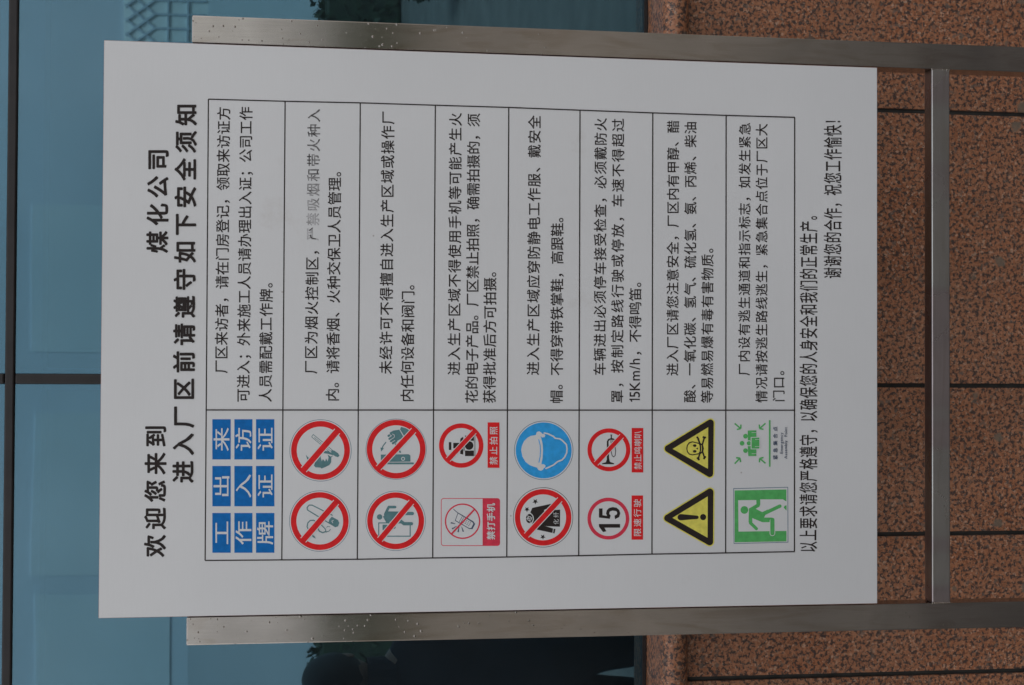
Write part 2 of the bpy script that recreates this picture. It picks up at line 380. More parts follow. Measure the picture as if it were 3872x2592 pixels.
# ------------------------------------------------------------------ print on the board
def brd(px, py, lay=0):
    """point of the board's face shown at photo pixel (px, py)"""
    p = bpj(px, py, 0.0)
    return (p.x, -.00022 - lay * .00003, p.z)
SHIFT = [(0, 0), (1, 0), (-1, 0), (0, 1), (0, -1), (.7, .7), (-.7, .7), (.7, -.7), (-.7, -.7)]
class Sheet:
    """flat printed sheet made of stacked shapes, drawn in zoomed photo coordinates"""
    def __init__(s, ox=0, oy=0, k=1.0): s.o = (ox, oy, k); s.v = []; s.f = []; s.mi = []; s.mats = []; s.lay = 0
    def frame(s, ox, oy, k): s.o = (ox, oy, k); return s
    def _m(s, col):
        mt = INK[col] if isinstance(col, str) else col
        if mt not in s.mats: s.mats.append(mt)
        return s.mats.index(mt)
    def raw(s, pts, faces, col):
        b0 = len(s.v); ox, oy, k = s.o
        s.v += [brd(ox + x * k, oy + y * k, s.lay) for x, y in pts]
        s.f += [[b0 + i for i in f] for f in faces]; s.mi += [s._m(col)] * len(faces)
    def poly(s, pts, col): s.raw(pts, [list(range(len(pts)))], col); s.lay += 1; return s
    def rect(s, x0, y0, x1, y1, col): return s.poly([(x0, y0), (x1, y0), (x1, y1), (x0, y1)], col)
    def disc(s, x, y, r, col, ry=None, n=40):
        ry = ry or r
        return s.poly([(x + r * math.cos(2 * math.pi * i / n), y + ry * math.sin(2 * math.pi * i / n)) for i in range(n)], col)
    def ring(s, x, y, r0, r1, col, n=72):
        P = [(x + r * math.cos(2 * math.pi * i / n), y + r * math.sin(2 * math.pi * i / n)) for r in (r0, r1) for i in range(n)]
        s.raw(P, [[i, (i + 1) % n, n + (i + 1) % n, n + i] for i in range(n)], col); s.lay += 1; return s
    def bar(s, a, b, wd, col, wd2=None, cap=True):
        dx, dy = b[0] - a[0], b[1] - a[1]; l = math.hypot(dx, dy) or 1; nx, ny = -dy / l, dx / l
        h0 = wd / 2; h1 = (wd2 if wd2 is not None else wd) / 2
        if not cap:
            return s.poly([(a[0] + nx * h0, a[1] + ny * h0), (b[0] + nx * h1, b[1] + ny * h1), (b[0] - nx * h1, b[1] - ny * h1), (a[0] - nx * h0, a[1] - ny * h0)], col)
        ph = math.atan2(ny, nx); P = []
        for i in range(7): t = ph - math.pi * i / 6; P.append((b[0] + h1 * math.cos(t), b[1] + h1 * math.sin(t)))
        for i in range(7): t = ph + math.pi - math.pi * i / 6; P.append((a[0] + h0 * math.cos(t), a[1] + h0 * math.sin(t)))
        return s.poly(P, col)
    def path(s, pts, wd, col, cap=True):
        for a, b in zip(pts[:-1], pts[1:]): s.bar(a, b, wd, col, None, cap)
        return s
    def rtri(s, A, B, C, r, col):
        """rounded triangle: hull of three circles"""
        cx = (A[0] + B[0] + C[0]) / 3; cy = (A[1] + B[1] + C[1]) / 3; P = []
        pts = sorted((A, B, C), key=lambda p: math.atan2(p[1] - cy, p[0] - cx))
        for i, p in enumerate(pts):
            q0 = pts[i - 1]; q1 = pts[(i + 1) % 3]
            a0 = math.atan2(p[1] - q0[1], p[0] - q0[0]) - math.pi / 2; a1 = math.atan2(q1[1] - p[1], q1[0] - p[0]) - math.pi / 2
            while a1 < a0: a1 += 2 * math.pi
            for k in range(9): t = a0 + (a1 - a0) * k / 8; P.append((p[0] + r * math.cos(t), p[1] + r * math.sin(t)))
        return s.poly(P, col)
    def star(s, x, y, r, col, rot=0):
        return s.poly([(x + (r if i % 2 == 0 else r * .42) * math.cos(rot + math.pi * i / 5), y + (r if i % 2 == 0 else r * .42) * math.sin(rot + math.pi * i / 5)) for i in range(10)], col)
    def text(s, chars, x, y0, y1, ew, eh, col, bold=0.0, x1=None, skip=' '):
        """upright line of characters: centres run from photo row y0 (first) to y1 (last) at photo column x -> x1"""
        n_ = len(chars)
        for i, ch in enumerate(chars):
            if ch in skip: continue
            t = i / (n_ - 1) if n_ > 1 else 0
            gx = x + ((x1 if x1 is not None else x) - x) * t; gy = y0 + (y1 - y0) * t
            V, F = glyph(ch)
            for k, (ox, oy) in enumerate(SHIFT if bold else SHIFT[:1]):
                s.lay += k; s.raw([(gx - (q - .38 + oy * bold) * eh, gy - (p - .5 + ox * bold) * ew) for p, q in V], F, col); s.lay -= k
        s.lay += len(SHIFT); return s
    def latin(s, word, x, y0, y1, eh, col, bold=0.0, gap=0.0):
        """proportional line whose ink runs from photo row y0 to y1 with its baseline at photo column x"""
        pen = 0; items = []
        for ch in word:
            if ch == ' ': pen += .30; continue
            V, F = glyph(ch); a = min(p for p, q in V); b = max(p for p, q in V)
            items.append((V, F, pen - a)); pen += b - a + .09 + gap
        pen -= .09 + gap; k = (y0 - y1) / pen
        for V, F, off in items:
            for j, (ox, oy) in enumerate(SHIFT if bold else SHIFT[:1]):
                s.lay += j; s.raw([(x - (q + oy * bold) * eh, y0 - (p + off + ox * bold) * k) for p, q in V], F, col); s.lay -= j
        s.lay += len(SHIFT); return s
    def build(s, name, parent, label=None):
        me = bpy.data.meshes.new(name); me.from_pydata(s.v, [], s.f)
        for mt in s.mats: me.materials.append(mt)
        for p, i in zip(me.polygons, s.mi): p.material_index = i
        me.update(); o = link(name, me, parent)
        if label: o['label'] = label
        return o
_g = {}
_cu = bpy.data.curves.new('glyph_source', 'FONT'); _cu.resolution_u = 3
_go = bpy.data.objects.new('glyph_source', _cu); COL.objects.link(_go)
ONE = ([(.20, .58), (.20, .51), (.33, .545), (.33, 0), (.405, 0), (.405, .70), (.345, .70), (.31, .63)], [[0, 1, 2, 7], [2, 3, 4, 5, 6, 7]])
def glyph(ch, bold=0.0):
    if ch == '1': return ONE
    if (ch, bold) not in _g:
        _cu.body = ch; _cu.offset = bold; bpy.context.view_layer.update()
        ev = _go.evaluated_get(bpy.context.evaluated_depsgraph_get()); me = ev.to_mesh()
        _g[(ch, bold)] = ([(v.co.x, v.co.y) for v in me.vertices], [list(p.vertices) for p in me.polygons]); ev.to_mesh_clear()
    return _g[(ch, bold)]

# heading (two lines)
T = Sheet()
T.text('欢迎您来到', 586, 2065, 1650, 85, 86, 'black', .026, 589)
T.text('煤化公司', 595, 916, 604, 85, 86, 'black', .026, 597)
T.text('进入厂区前请遵守如下安全须知', 692, 1785, 434, 85, 86, 'black', .026, 704)
T.build('heading_text', panel, 'two bold black heading lines with a blank space in the first')

# table rules
G = Sheet()
cols = [((788, 376), (775.6, 2120)), ((1078, 384), (1065.5, 2118)), ((1362.2, 390), (1350.9, 2115.6)), ((1646, 399), (1636, 2110.6)),
        ((1923.6, 407.4), (1916, 2107)), ((2193, 417.8), (2188, 2102)), ((2468, 428), (2465, 2096)), ((2745.4, 437.5), (2743.6, 2091.6)), ((3004.5, 445), (3003.6, 2086.5))]
for a, b_ in cols: G.bar(a, b_, 4.6, 'black', None, False)
for (a, b_), (c_, d_) in zip(cols[:-1], cols[1:]):
    G.bar(a, c_, 4.4, 'black', None, False); G.bar(b_, d_, 4.4, 'black', None, False)
G.bar((778, 1551), (3003, 1552), 4.4, 'black', None, False)
G.build('table_rules', panel, 'thin black lines of the eight-row table')

# body text, one mesh per table row
EM = 51
rows = [
 [('厂区来访者，请在门房登记，领取来访证方', 836, 1387, 430, 846), ('可进入；外来施工人员请办理出入证；公司工作', 919, 1496, 430, 930), ('人员需配戴工作牌。', 1003, 1496, 1064, 1007)],
 [('厂区为烟火控制区，', 1175, 1389, 942, 1181), ('内。请将香烟、火种交保卫人员管理。', 1257, 1494, 644, 1266)],
 [('未经许可不得擅自进入生产区域或操作厂', 1458, 1390, 446, 1467), ('内任何设备和阀门。', 1539, 1496, 1072, 1543)],
 [('进入生产区域不得使用手机等可能产生火', 1716, 1394, 453, 1722), ('花的电子产品。厂区禁止拍照，确需拍摄的，须', 1783, 1500, 455, 1791), ('获得批准后方可拍摄。', 1850, 1500, 1023, 1853)],
 [('进入生产区域应穿防静电工作服、戴安全', 2015, 1394, 463, 2021), ('帽。不得穿带铁掌鞋，高跟鞋。', 2104, 1501, 817, 2107)],
 [('车辆进出必须停车接受检查，必须戴防火', 2267, 1396, 472, 2271), ('罩，按制定路线行驶或停放，车速不得超过', 2333, 1500, 474, 2337), ('，不得鸣笛。', 2401, 1323, 1062, 2402)],
 [('进入厂区请您注意安全，厂区内有甲醇、醋', 2542, 1398, 480, 2545), ('酸、一氧化碳、氢气、硫化氢、氨、丙烯、柴油', 2608, 1499, 484, 2611), ('等易燃易爆有毒有害物质。', 2673, 1501, 934, 2675)],
 [('厂内设有逃生通道和指示标志，如发生紧急', 2813, 1398, 488, 2816), ('情况请按逃生路线逃生，紧急集合点位于厂区大', 2879, 1500, 492, 2880), ('门口。', 2944, 1498, 1397, 2944)],
]
ems = [(51, 52), (51, 52), (51, 52), (51, 50.5), (51, 50.5), (50, 49), (48, 48), (46.5, 47)]
for i, r_ in enumerate(rows):
    t = Sheet()
    for (s_, x, y0, y1, x1) in r_:
        t = Sheet().text(s_, x, y0, y1, ems[i][0] * 1.03, ems[i][1] * 1.03, 'black', .009, x1); t.build('text_line', panel)
    if i == 5: Sheet().latin('15Km/h', 2419, 1520, 1358, 56, 'black', .006, .02).build('text_line', panel)
t = Sheet(); t.text('严禁吸烟和带火种入', 1182, 886, 438, 51, 52, M_WORN, .006, 1187)
t.frame(1050, 350, .4138).path([(345, 1340), (305, 1330), (300, 1305)], 8, 'black').bar((290, 1262), (318, 1240), 7, 'black')
t.build('text_line', panel, 'black line of text partly rubbed away')
t = Sheet()
t.text('以上要求请您严格遵守，以确保您的人身安全和我们的正常生产。', 3056, 2069, 812, 43, 72, 'black', .009, 3058)
t.build('closing_text', panel); t = Sheet()
t.text('谢谢您的合作，祝您工作愉快！', 3148, 1033, 450, 43, 72, 'black', .009, 3149)
t.build('closing_text', panel)

# ---- symbols
Z1 = (740, 1560, .3636); Z2 = (1280, 1560, .3636); Z3 = (1620, 1560, .3634); Z4 = (2160, 1560, .3634); Z5 = (2700, 1560, .3636)
def badge(txt, x0, x1, y0, y1):
    s = Sheet(*Z1); s.rect(x0, y0, x1, y1, 'blue')
    s.text(txt, (x0 + x1) / 2, (y0 + y1) / 2, (y0 + y1) / 2, 258, 178, 'white', .006)
    return s.build('blue_pass_tile', panel)
for yy, tx in (((1047, 1460), '工作牌'), ((558, 977), '出入证'), ((72, 490), '来访证')):
    for xx, ch in zip(((173, 364), (402, 590), (627, 818)), tx): badge(ch, xx[0], xx[1], yy[0], yy[1])
def prohib(s, cx, cy, rt, ro, ri, thin, ang=49, bw=None, col='red', base=True):
    if thin: s.disc(cx, cy, rt, thin, n=72); s.disc(cx, cy, rt * .984, 'white', n=72)
    s.ring(cx, cy, ri, ro, col)
def slash(s, cx, cy, r, bw, ang=49, col='red'):
    a = R(ang); dx, dy = math.cos(a) * r, -math.sin(a) * r
    s.bar((cx - dx, cy - dy), (cx + dx, cy + dy), bw * 1.28, 'white', None, False) if col == 'red' else None
    s.bar((cx - dx * 1.02, cy - dy * 1.02), (cx + dx * 1.02, cy + dy * 1.02), bw, col, None, False)

# no smoking
s = Sheet(*Z1); cx, cy = 1290, 1131; prohib(s, cx, cy, 317, 301, 243, 'line')
s.path([(1420, 1070), (1210, 965), (1180, 965), (1158, 990), (1162, 1015), (1400, 1160)], 11, 'teal')
s.poly([(1415, 1085), (1480, 1120), (1494, 1150), (1480, 1185), (1450, 1195), (1380, 1152), (1388, 1115)], 'teal')
s.path([(1425, 1150), (1415, 1130), (1432, 1122)], 6, 'white')
s.path([(1175, 1225), (1158, 1190), (1165, 1150), (1190, 1125), (1225, 1122), (1250, 1135)], 11, 'teal')
s.path([(1265, 1195), (1285, 1235), (1320, 1252), (1350, 1240)], 12, 'teal')
s.path([(1355, 1240), (1345, 1210), (1300, 1165)], 9, 'teal'); s.path([(1355, 1245), (1385, 1235), (1400, 1218)], 7, 'teal'); s.path([(1362, 1200), (1370, 1185), (1395, 1190)], 5, 'teal')
s.poly([(1210, 1270), (1235, 1290), (1250, 1312), (1215, 1296)], 'teal')
slash(s, cx, cy, 262, 60); s.build('no_smoking_symbol', panel)
# no open flame
s = Sheet(*Z1); cx, cy = 1298, 396; prohib(s, cx, cy, 322, 306, 247, 'line')
s.path([(1222, 230), (1205, 255), (1400, 420)], 6, 'teal'); s.path([(1222, 230), (1430, 400)], 6, 'teal'); s.path([(1235, 262), (1415, 412)], 5, 'teal')
s.poly([(1410, 395), (1440, 398), (1480, 425), (1495, 450), (1480, 466), (1450, 458), (1410, 425)], 'teal')
s.poly([(1145, 440), (1170, 470), (1200, 482), (1260, 470), (1215, 425), (1260, 425), (1300, 445), (1300, 470), (1312, 510), (1322, 485), (1345, 512), (1355, 480), (1372, 510),
        (1382, 470), (1372, 440), (1405, 460), (1430, 448), (1410, 470), (1408, 520), (1390, 548), (1345, 570), (1308, 585), (1300, 575), (1245, 572), (1230, 555), (1240, 520), (1160, 490)], 'teal')
s.poly([(1330, 400), (1380, 405), (1430, 430), (1432, 448), (1380, 432), (1330, 425)], 'teal')
slash(s, cx, cy, 266, 62); s.build('no_open_flame_symbol', panel)
# no climbing over
s = Sheet(*Z2); cx, cy = 594, 1128; prohib(s, cx, cy, 312, 296, 239, 'line')
s.path([(418, 1290), (418, 1150), (745, 1150), (745, 1288), (430, 1288)], 11, 'teal')
s.rect(458, 1168, 508, 1225, 'teal'); s.path([(520, 1200), (520, 1268)], 10, 'teal'); s.disc(578, 1195, 16, 'teal')
s.disc(427, 1088, 28, 'teal')
s.poly([(515, 1030), (640, 1032), (660, 1070), (640, 1120), (560, 1120), (520, 1148), (495, 1145), (462, 1085)], 'teal')
s.path([(485, 1060), (522, 985), (588, 985)], 27, 'teal'); s.path([(610, 1052), (768, 1052)], 34, 'teal'); s.path([(600, 1095), (680, 1158), (758, 1158)], 34, 'teal')
slash(s, cx, cy, 256, 56, 50); s.build('no_crossing_symbol', panel)
# do not switch on
s = Sheet(*Z2); cx, cy = 599, 383; prohib(s, cx, cy, 316, 306, 248, 'line')
s.poly([(650, 152), (700, 165), (748, 195), (700, 240), (683, 248), (640, 178)], 'teal')
s.poly([(632, 180), (672, 250), (650, 275), (610, 298), (585, 290), (570, 250), (540, 235), (530, 212), (570, 190)], 'teal')
for k, (a, b_) in enumerate((((520, 245), (528, 240)), ((530, 275), (560, 255)), ((545, 300), (585, 275)), ((565, 322), (600, 300)))): s.bar(a, b_, 23, 'teal')
s.path([(560, 225), (580, 235), (582, 260)], 6, 'white')
s.path([(590, 325), (645, 420)], 16, 'teal', False); s.path([(492, 312), (462, 350), (450, 385)], 10, 'teal'); s.poly([(436, 365), (470, 375), (443, 408)], 'teal')
s.poly([(440, 440), (730, 436), (747, 450), (747, 512), (440, 516)], 'teal'); s.ring(671, 483, 12, 20, 'white', 30); s.rect(495, 522, 782, 540, 'teal')
slash(s, cx, cy, 268, 56, 47); s.build('no_switching_symbol', panel)
# no phone card
s = Sheet(*Z3)
def rrect(s, x0, y0, x1, y1, r, col, corners=(1, 1, 1, 1)):
    P = []
    for (cx_, cy_, a, k) in ((x0 + r, y0 + r, 180, 0), (x1 - r, y0 + r, 270, 1), (x1 - r, y1 - r, 0, 2), (x0 + r, y1 - r, 90, 3)):
        if corners[k]: P += [(cx_ + r * math.cos(R(a + t)), cy_ + r * math.sin(R(a + t))) for t in (0, 22, 45, 67, 90)]
        else: P.append(((x0, x1, x1, x0)[k], (y0, y0, y1, y1)[k]))
    return s.poly(P, col)
rrect(s, 130, 893, 745, 1390, 28, 'pink'); rrect(s, 137, 900, 563, 1383, 22, 'white', (1, 0, 0, 1))
s.ring(355, 1133, 170, 185, 'pink')
c0 = (380, 1135); a = R(30)
def rt(u, v_): return (c0[0] + u * math.cos(a) - v_ * math.sin(a), c0[1] + u * math.sin(a) + v_ * math.cos(a))
s.poly([rt(-110, -44), rt(75, -44), rt(105, -30), rt(108, 30), rt(80, 46), rt(-95, 46)], 'navy')
s.poly([rt(-102, -36), rt(72, -30), rt(88, -22), rt(90, 26), rt(75, 38), rt(-90, 38)], 'white')
s.path([rt(-112, -40), rt(-165, -50)], 7, 'navy'); s.path([rt(-50, -34), rt(-50, 34)], 5, 'navy'); s.path([rt(-32, -34), rt(-32, 34)], 5, 'navy')
for u in (-10, 12, 34, 56):
    for v_ in (-18, 0, 18): s.bar(rt(u - 4, v_), rt(u + 4, v_), 8, 'navy', None, False)
for p0, p1 in (((232, 1148), (278, 1160)), ((246, 1212), (292, 1185)), ((308, 1246), (318, 1192)), ((362, 1242), (345, 1190))): s.bar(p0, p1, 14, 'navy', 4, False)
s.bar((242, 1262), (478, 1010), 17, 'pink', None, False)
s.text('禁打手机', 650, 1280, 990, 92, 90, 'white', .026)
s.build('no_phone_symbol', panel)
# no photography
s = Sheet(*Z3); cx, cy = 341, 346; prohib(s, cx, cy, 0, 231, 183, None)
s.rect(212, 310, 238, 392, 'black'); s.rect(258, 318, 325, 374, 'black'); s.rect(325, 330, 345, 400, 'black')
s.poly([(335, 270), (362, 255), (362, 300), (345, 330), (362, 400), (362, 440), (330, 432), (335, 350), (330, 292)], 'black')
s.rect(380, 242, 486, 296, 'black'); s.rect(380, 398, 486, 455, 'black'); s.rect(472, 296, 486, 398, 'black'); s.rect(474, 240, 480, 455, 'white')
s.disc(425, 345, 54, 'white'); s.disc(423, 345, 45, 'black')
s.rect(366, 300, 374, 400, 'black')
slash(s, cx, cy, 200, 48, 47)
s.rect(615, 105, 738, 577, 'red'); s.text('禁止拍照', 677, 503, 190, 88, 88, 'white', .010)
s.build('no_photography_symbol', panel)
# safety helmet
s = Sheet(*Z3); cx, cy = 1199, 396; s.disc(cx, cy, 308, 'line', n=72); s.disc(cx, cy, 302, 'white', n=72); s.disc(cx, cy, 291, 'sky', n=72)
s.poly([(965, 395), (972, 350), (995, 300), (1030, 265), (1065, 245), (1100, 240), (1118, 235), (1128, 205), (1150, 197), (1172, 208), (1185, 225), (1207, 225), (1215, 240), (1208, 258), (1185, 262),
        (1165, 250), (1182, 300), (1190, 350), (1192, 400), (1188, 470), (1175, 540), (1200, 540), (1218, 552), (1216, 572), (1200, 580), (1192, 598), (1168, 608), (1142, 598), (1130, 575),
        (1095, 565), (1055, 550), (1010, 515), (978, 460)], 'white')
s.path([(1148, 285), (1162, 340), (1166, 400), (1162, 460), (1150, 520)], 9, 'sky'); s.path([(1170, 262), (1186, 330), (1190, 400)], 3, 'white')
s.path([(1205, 215), (1240, 222), (1300, 250), (1320, 270), (1365, 275), (1390, 290), (1435, 335), (1442, 380), (1438, 420), (1418, 465), (1390, 495), (1345, 512), (1300, 548), (1255, 570), (1222, 584)], 15, 'white')
s.build('wear_helmet_symbol', panel)
# no synthetic clothing
s = Sheet(*Z3); cx, cy = 1193, 1093; prohib(s, cx, cy, 312, 294, 239, 'black')
s.star(1112, 928, 32, 'black', .3); s.star(1025, 1010, 30, 'black', .3); s.star(1190, 1296, 30, 'black', .2)
s.poly([(1060, 1040), (1080, 995), (1120, 985), (1285, 950), (1290, 975), (1205, 1015), (1200, 1025), (1370, 1012), (1368, 1190), (1235, 1185), (1208, 1180), (1300, 1210), (1290, 1255), (1135, 1222), (1075, 1180), (1090, 1130), (1088, 1080)], 'black')
s.poly([(1295, 1210), (1322, 1214), (1312, 1260), (1290, 1256)], 'black'); s.path([(1300, 1208), (1293, 1258)], 6, 'white', False)
s.poly([(1285, 945), (1308, 940), (1312, 965), (1292, 972)], 'black')
s.disc(1052, 1105, 44, 'white', 56); s.disc(1050, 1105, 36, 'black', 48); s.ring(1050, 1105, 18, 24, 'white', 30); s.path([(1030, 1065), (1062, 1150)], 5, 'white')
s.path([(1015, 1108), (1080, 1098)], 5, 'white')
s.path([(1205, 1022), (1285, 1050)], 6, 'white', False)
s.text('化纤', 1327, 1138, 1066, 58, 62, 'white')
slash(s, cx, cy, 256, 54, 47); s.build('no_synthetic_clothing_symbol', panel)
# speed limit 15
s = Sheet(*Z4); cx, cy = 386, 1106; s.ring(cx, cy, 181, 218, 'pink')
s.poly([(288, 1162), (508, 1162), (508, 1200), (345, 1200), (365, 1238), (330, 1246), (300, 1205), (288, 1190)], 'black')
s.poly([(288, 1000), (325, 1000), (325, 1070), (372, 1078), (362, 1050), (370, 1018), (392, 996), (430, 986), (470, 992), (498, 1015), (510, 1050), (498, 1090), (455, 1112),
        (450, 1075), (474, 1062), (478, 1045), (468, 1028), (430, 1022), (400, 1032), (395, 1055), (410, 1075), (400, 1108), (288, 1095)], 'black')
s.rect(627, 865, 747, 1325, 'red'); s.text('限速行驶', 688, 1250, 945, 88, 84, 'white', .006)
s.build('speed_limit_symbol', panel)
# no horn
s = Sheet(*Z4); cx, cy = 391, 390; prohib(s, cx, cy, 0, 223, 179, None)
s.poly([(322, 530), (360, 520), (370, 490), (370, 300), (385, 278), (410, 268), (410, 240), (402, 232), (428, 232), (422, 242), (422, 268), (440, 272), (455, 285), (462, 305), (448, 300), (440, 288),
        (405, 285), (388, 300), (394, 480), (402, 515), (445, 530), (445, 540), (322, 540)], 'black')
s.path([(412, 290), (415, 330), (418, 420), (425, 450), (440, 464), (456, 450), (462, 400), (450, 330), (425, 295)], 7, 'black')
slash(s, cx, cy, 196, 46, 47)
s.rect(628, 163, 748, 625, 'red'); s.text('禁止鸣喇叭', 692, 557, 232, 80, 84, 'white', .004)
s.build('no_horn_symbol', panel)
# warning triangles
s = Sheet(*Z4); A = ((1003, 1100), (1443, 829), (1440, 1348)); s.rtri(*A, 48, 'yellow'); s.rtri(*A, 36, 'black')
s.poly([(1053, 1098), (1420, 875), (1418, 1305)], 'yellow'); s.bar((1138, 1091), (1308, 1092), 66, 'black', 36); s.disc(1372, 1090, 32, 'black')
s.build('general_warning_symbol', panel)
s = Sheet(*Z4); A = ((1008, 378), (1447, 110), (1440, 638)); s.rtri(*A, 48, 'yellow'); s.rtri(*A, 36, 'black')
s.poly([(1055, 380), (1425, 155), (1422, 588)], 'yellow')
for p0, p1 in (((1318, 268), (1386, 470)), ((1384, 265), (1322, 480))):
    s.bar(p0, p1, 17, 'black')
for q in ((1312, 262), (1322, 278), (1392, 262), (1376, 258), (1315, 478), (1326, 490), (1392, 465), (1382, 478)): s.disc(q[0], q[1], 11, 'black', n=14)
s.poly([(1196, 376), (1202, 340), (1225, 312), (1260, 300), (1300, 312), (1345, 318), (1372, 345), (1380, 378), (1370, 415), (1345, 435), (1300, 440), (1262, 448), (1225, 440), (1203, 412)], 'black')
s.poly([(1208, 376), (1213, 346), (1232, 322), (1262, 312), (1300, 322), (1325, 328), (1335, 350), (1337, 378), (1335, 405), (1325, 425), (1298, 430), (1262, 437), (1232, 430), (1213, 408)], 'yellow')
s.disc(1284, 346, 19, 'black', 14); s.disc(1284, 406, 19, 'black', 14); s.poly([(1296, 376), (1318, 366), (1318, 388)], 'black')
s.path([(1352, 345), (1356, 378), (1350, 410)], 5, 'yellow')
s.build('toxic_warning_symbol', panel)
# emergency exit
s = Sheet(*Z5); s.poly([(200, 790), (770, 776), (772, 1354), (204, 1368)], 'line'); s.poly([(207, 797), (763, 783), (765, 1347), (210, 1361)], 'white')
s.poly([(213, 812), (752, 802), (753, 1342), (214, 1352)], 'green')
s.poly([(250, 914), (440, 912), (480, 905), (715, 905), (753, 928), (753, 1233), (254, 1240)], 'white')
s.disc(315, 1015, 40, 'green')
s.poly([(362, 1000), (440, 955), (438, 905), (480, 905), (480, 960), (470, 982), (432, 1003), (500, 1037), (560, 1010), (520, 1094), (500, 1142), (398, 1100), (396, 1150), (370, 1160), (358, 1140)], 'green')
s.path([(378, 1150), (440, 1210)], 33, 'green'); s.path([(500, 1062), (684, 975)], 36, 'green')
s.poly([(490, 1094), (600, 1094), (625, 1105), (628, 1130), (582, 1142), (500, 1142)], 'green')
s.bar((606, 1130), (606, 1258), 58, 'white'); s.bar((606, 1118), (606, 1258), 44, 'green')
s.poly([(753, 966), (733, 972), (723, 990), (735, 1005), (753, 1022)], 'green')
s.build('emergency_exit_symbol', panel)
# assembly point
s = Sheet(*Z5)
def arrow(s, tip, tail):
    dx, dy = tip[0] - tail[0], tip[1] - tail[1]; l = math.hypot(dx, dy); dx /= l; dy /= l
    s.bar(tail, (tip[0] - dx * 12, tip[1] - dy * 12), 15, 'green', None, False)
    for sg in (1, -1):
        a_ = R(sg * 132); vx = dx * math.cos(a_) - dy * math.sin(a_); vy = dx * math.sin(a_) + dy * math.cos(a_)
        s.bar((tip[0] - dx * 4, tip[1] - dy * 4), (tip[0] + vx * 44, tip[1] + vy * 44), 15, 'green', None, False)
arrow(s, (280, 172), (214, 116)); arrow(s, (470, 172), (534, 114)); arrow(s, (272, 474), (214, 534)); arrow(s, (470, 476), (534, 530))
for q in ((326, 248), (326, 398)): s.disc(q[0], q[1], 24, 'green')
s.disc(290, 322, 24, 'green')
s.poly([(350, 190), (438, 188), (438, 262), (388, 262), (388, 380), (438, 382), (438, 453), (355, 455), (350, 360), (350, 290)], 'green')
s.disc(362, 322, 30, 'white'); s.disc(362, 322, 23, 'green'); s.poly([(380, 256), (478, 256), (478, 384), (380, 384)], 'white'); s.poly([(388, 264), (470, 262), (470, 376), (388, 378)], 'green')
for (x0, x1, y) in ((390, 438, 210), (390, 438, 430), (425, 470, 282), (425, 470, 356)): s.bar((x0, y), (x1, y), 4, 'white', None, False)
s.bar((577, 82), (577, 565), 16, 'green', None, False)
s.text('紧急集合点', 635, 468, 172, 50, 50, 'navy', .014)
s.latin('Emergency', 713, 428, 210, 42, 'navy', .008, .04); s.latin('Assembly', 757, 482, 292, 42, 'navy', .008, .04); s.latin('Point', 757, 252, 155, 42, 'navy', .008, .04)
s.build('assembly_point_symbol', panel)
bpy.data.objects.remove(_go); bpy.data.curves.remove(_cu)

# ------------------------------------------------------------------ what the glass and the steel mirror: shrubs across the forecourt
def shrub(x, y, rx, rz, label, n=2600):
    e = empty('clipped_shrub', (x, y, 0), label, 'shrub')
    bm = bmesh.new()
    for i in range(n):
        th = random.uniform(0, 2 * math.pi); ph = math.acos(random.uniform(-.9, 1)); rr = random.uniform(.62, 1.03)
        c = Vector((x + rx * rr * math.sin(ph) * math.cos(th), y + rx * rr * math.sin(ph) * math.sin(th), rz + rz * .98 * rr * math.cos(ph)))
        a = Vector((random.uniform(-1, 1), random.uniform(-1, 1), random.uniform(-1, 1))).normalized() * random.uniform(.03, .055)
        b2 = a.cross(Vector((random.uniform(-1, 1), random.uniform(-1, 1), random.uniform(-1, 1)))).normalized() * .022
        vs = [bm.verts.new(c - a), bm.verts.new(c + b2), bm.verts.new(c + a), bm.verts.new(c - b2)]; bm.faces.new(vs)
    me = bpy.data.meshes.new('foliage'); bm.to_mesh(me); bm.free(); setmats(me, M_LEAF); f = link('foliage', me, e); f['kind'] = 'stuff'
    box('trunk', x - .03, x + .03, y - .03, y + .03, .002, rz, M_TWIG, e, .008)
    return e

def shrub_core(e, x, y, rx, rz):
    bm = bmesh.new(); bmesh.ops.create_icosphere(bm, subdivisions=4, radius=1)
    for v_ in bm.verts:
        k = 1 + .06 * math.sin(v_.co.x * 9 + 1) * math.cos(v_.co.z * 8) + .04 * math.sin(v_.co.y * 17)
        v_.co = Vector((x + v_.co.x * rx * .9 * k, y + v_.co.y * rx * .9 * k, rz + .02 + v_.co.z * rz * .92 * k))
    me = bpy.data.meshes.new('dense_core'); bm.to_mesh(me); bm.free(); setmats(me, M_LEAF); link('dense_core', me, e)
# seen only as mirror images in the glass: a mirrored point at depth Yv stands at y = 1.2 - Yv
P = bpj(1500, 20, 13.0)
e = shrub(P.x + .75, -11.8, .66, .40, 'round green bush in front of the hedge, mirrored in the glass above the post', 5000); shrub_core(e, P.x + .75, -11.8, .66, .40)

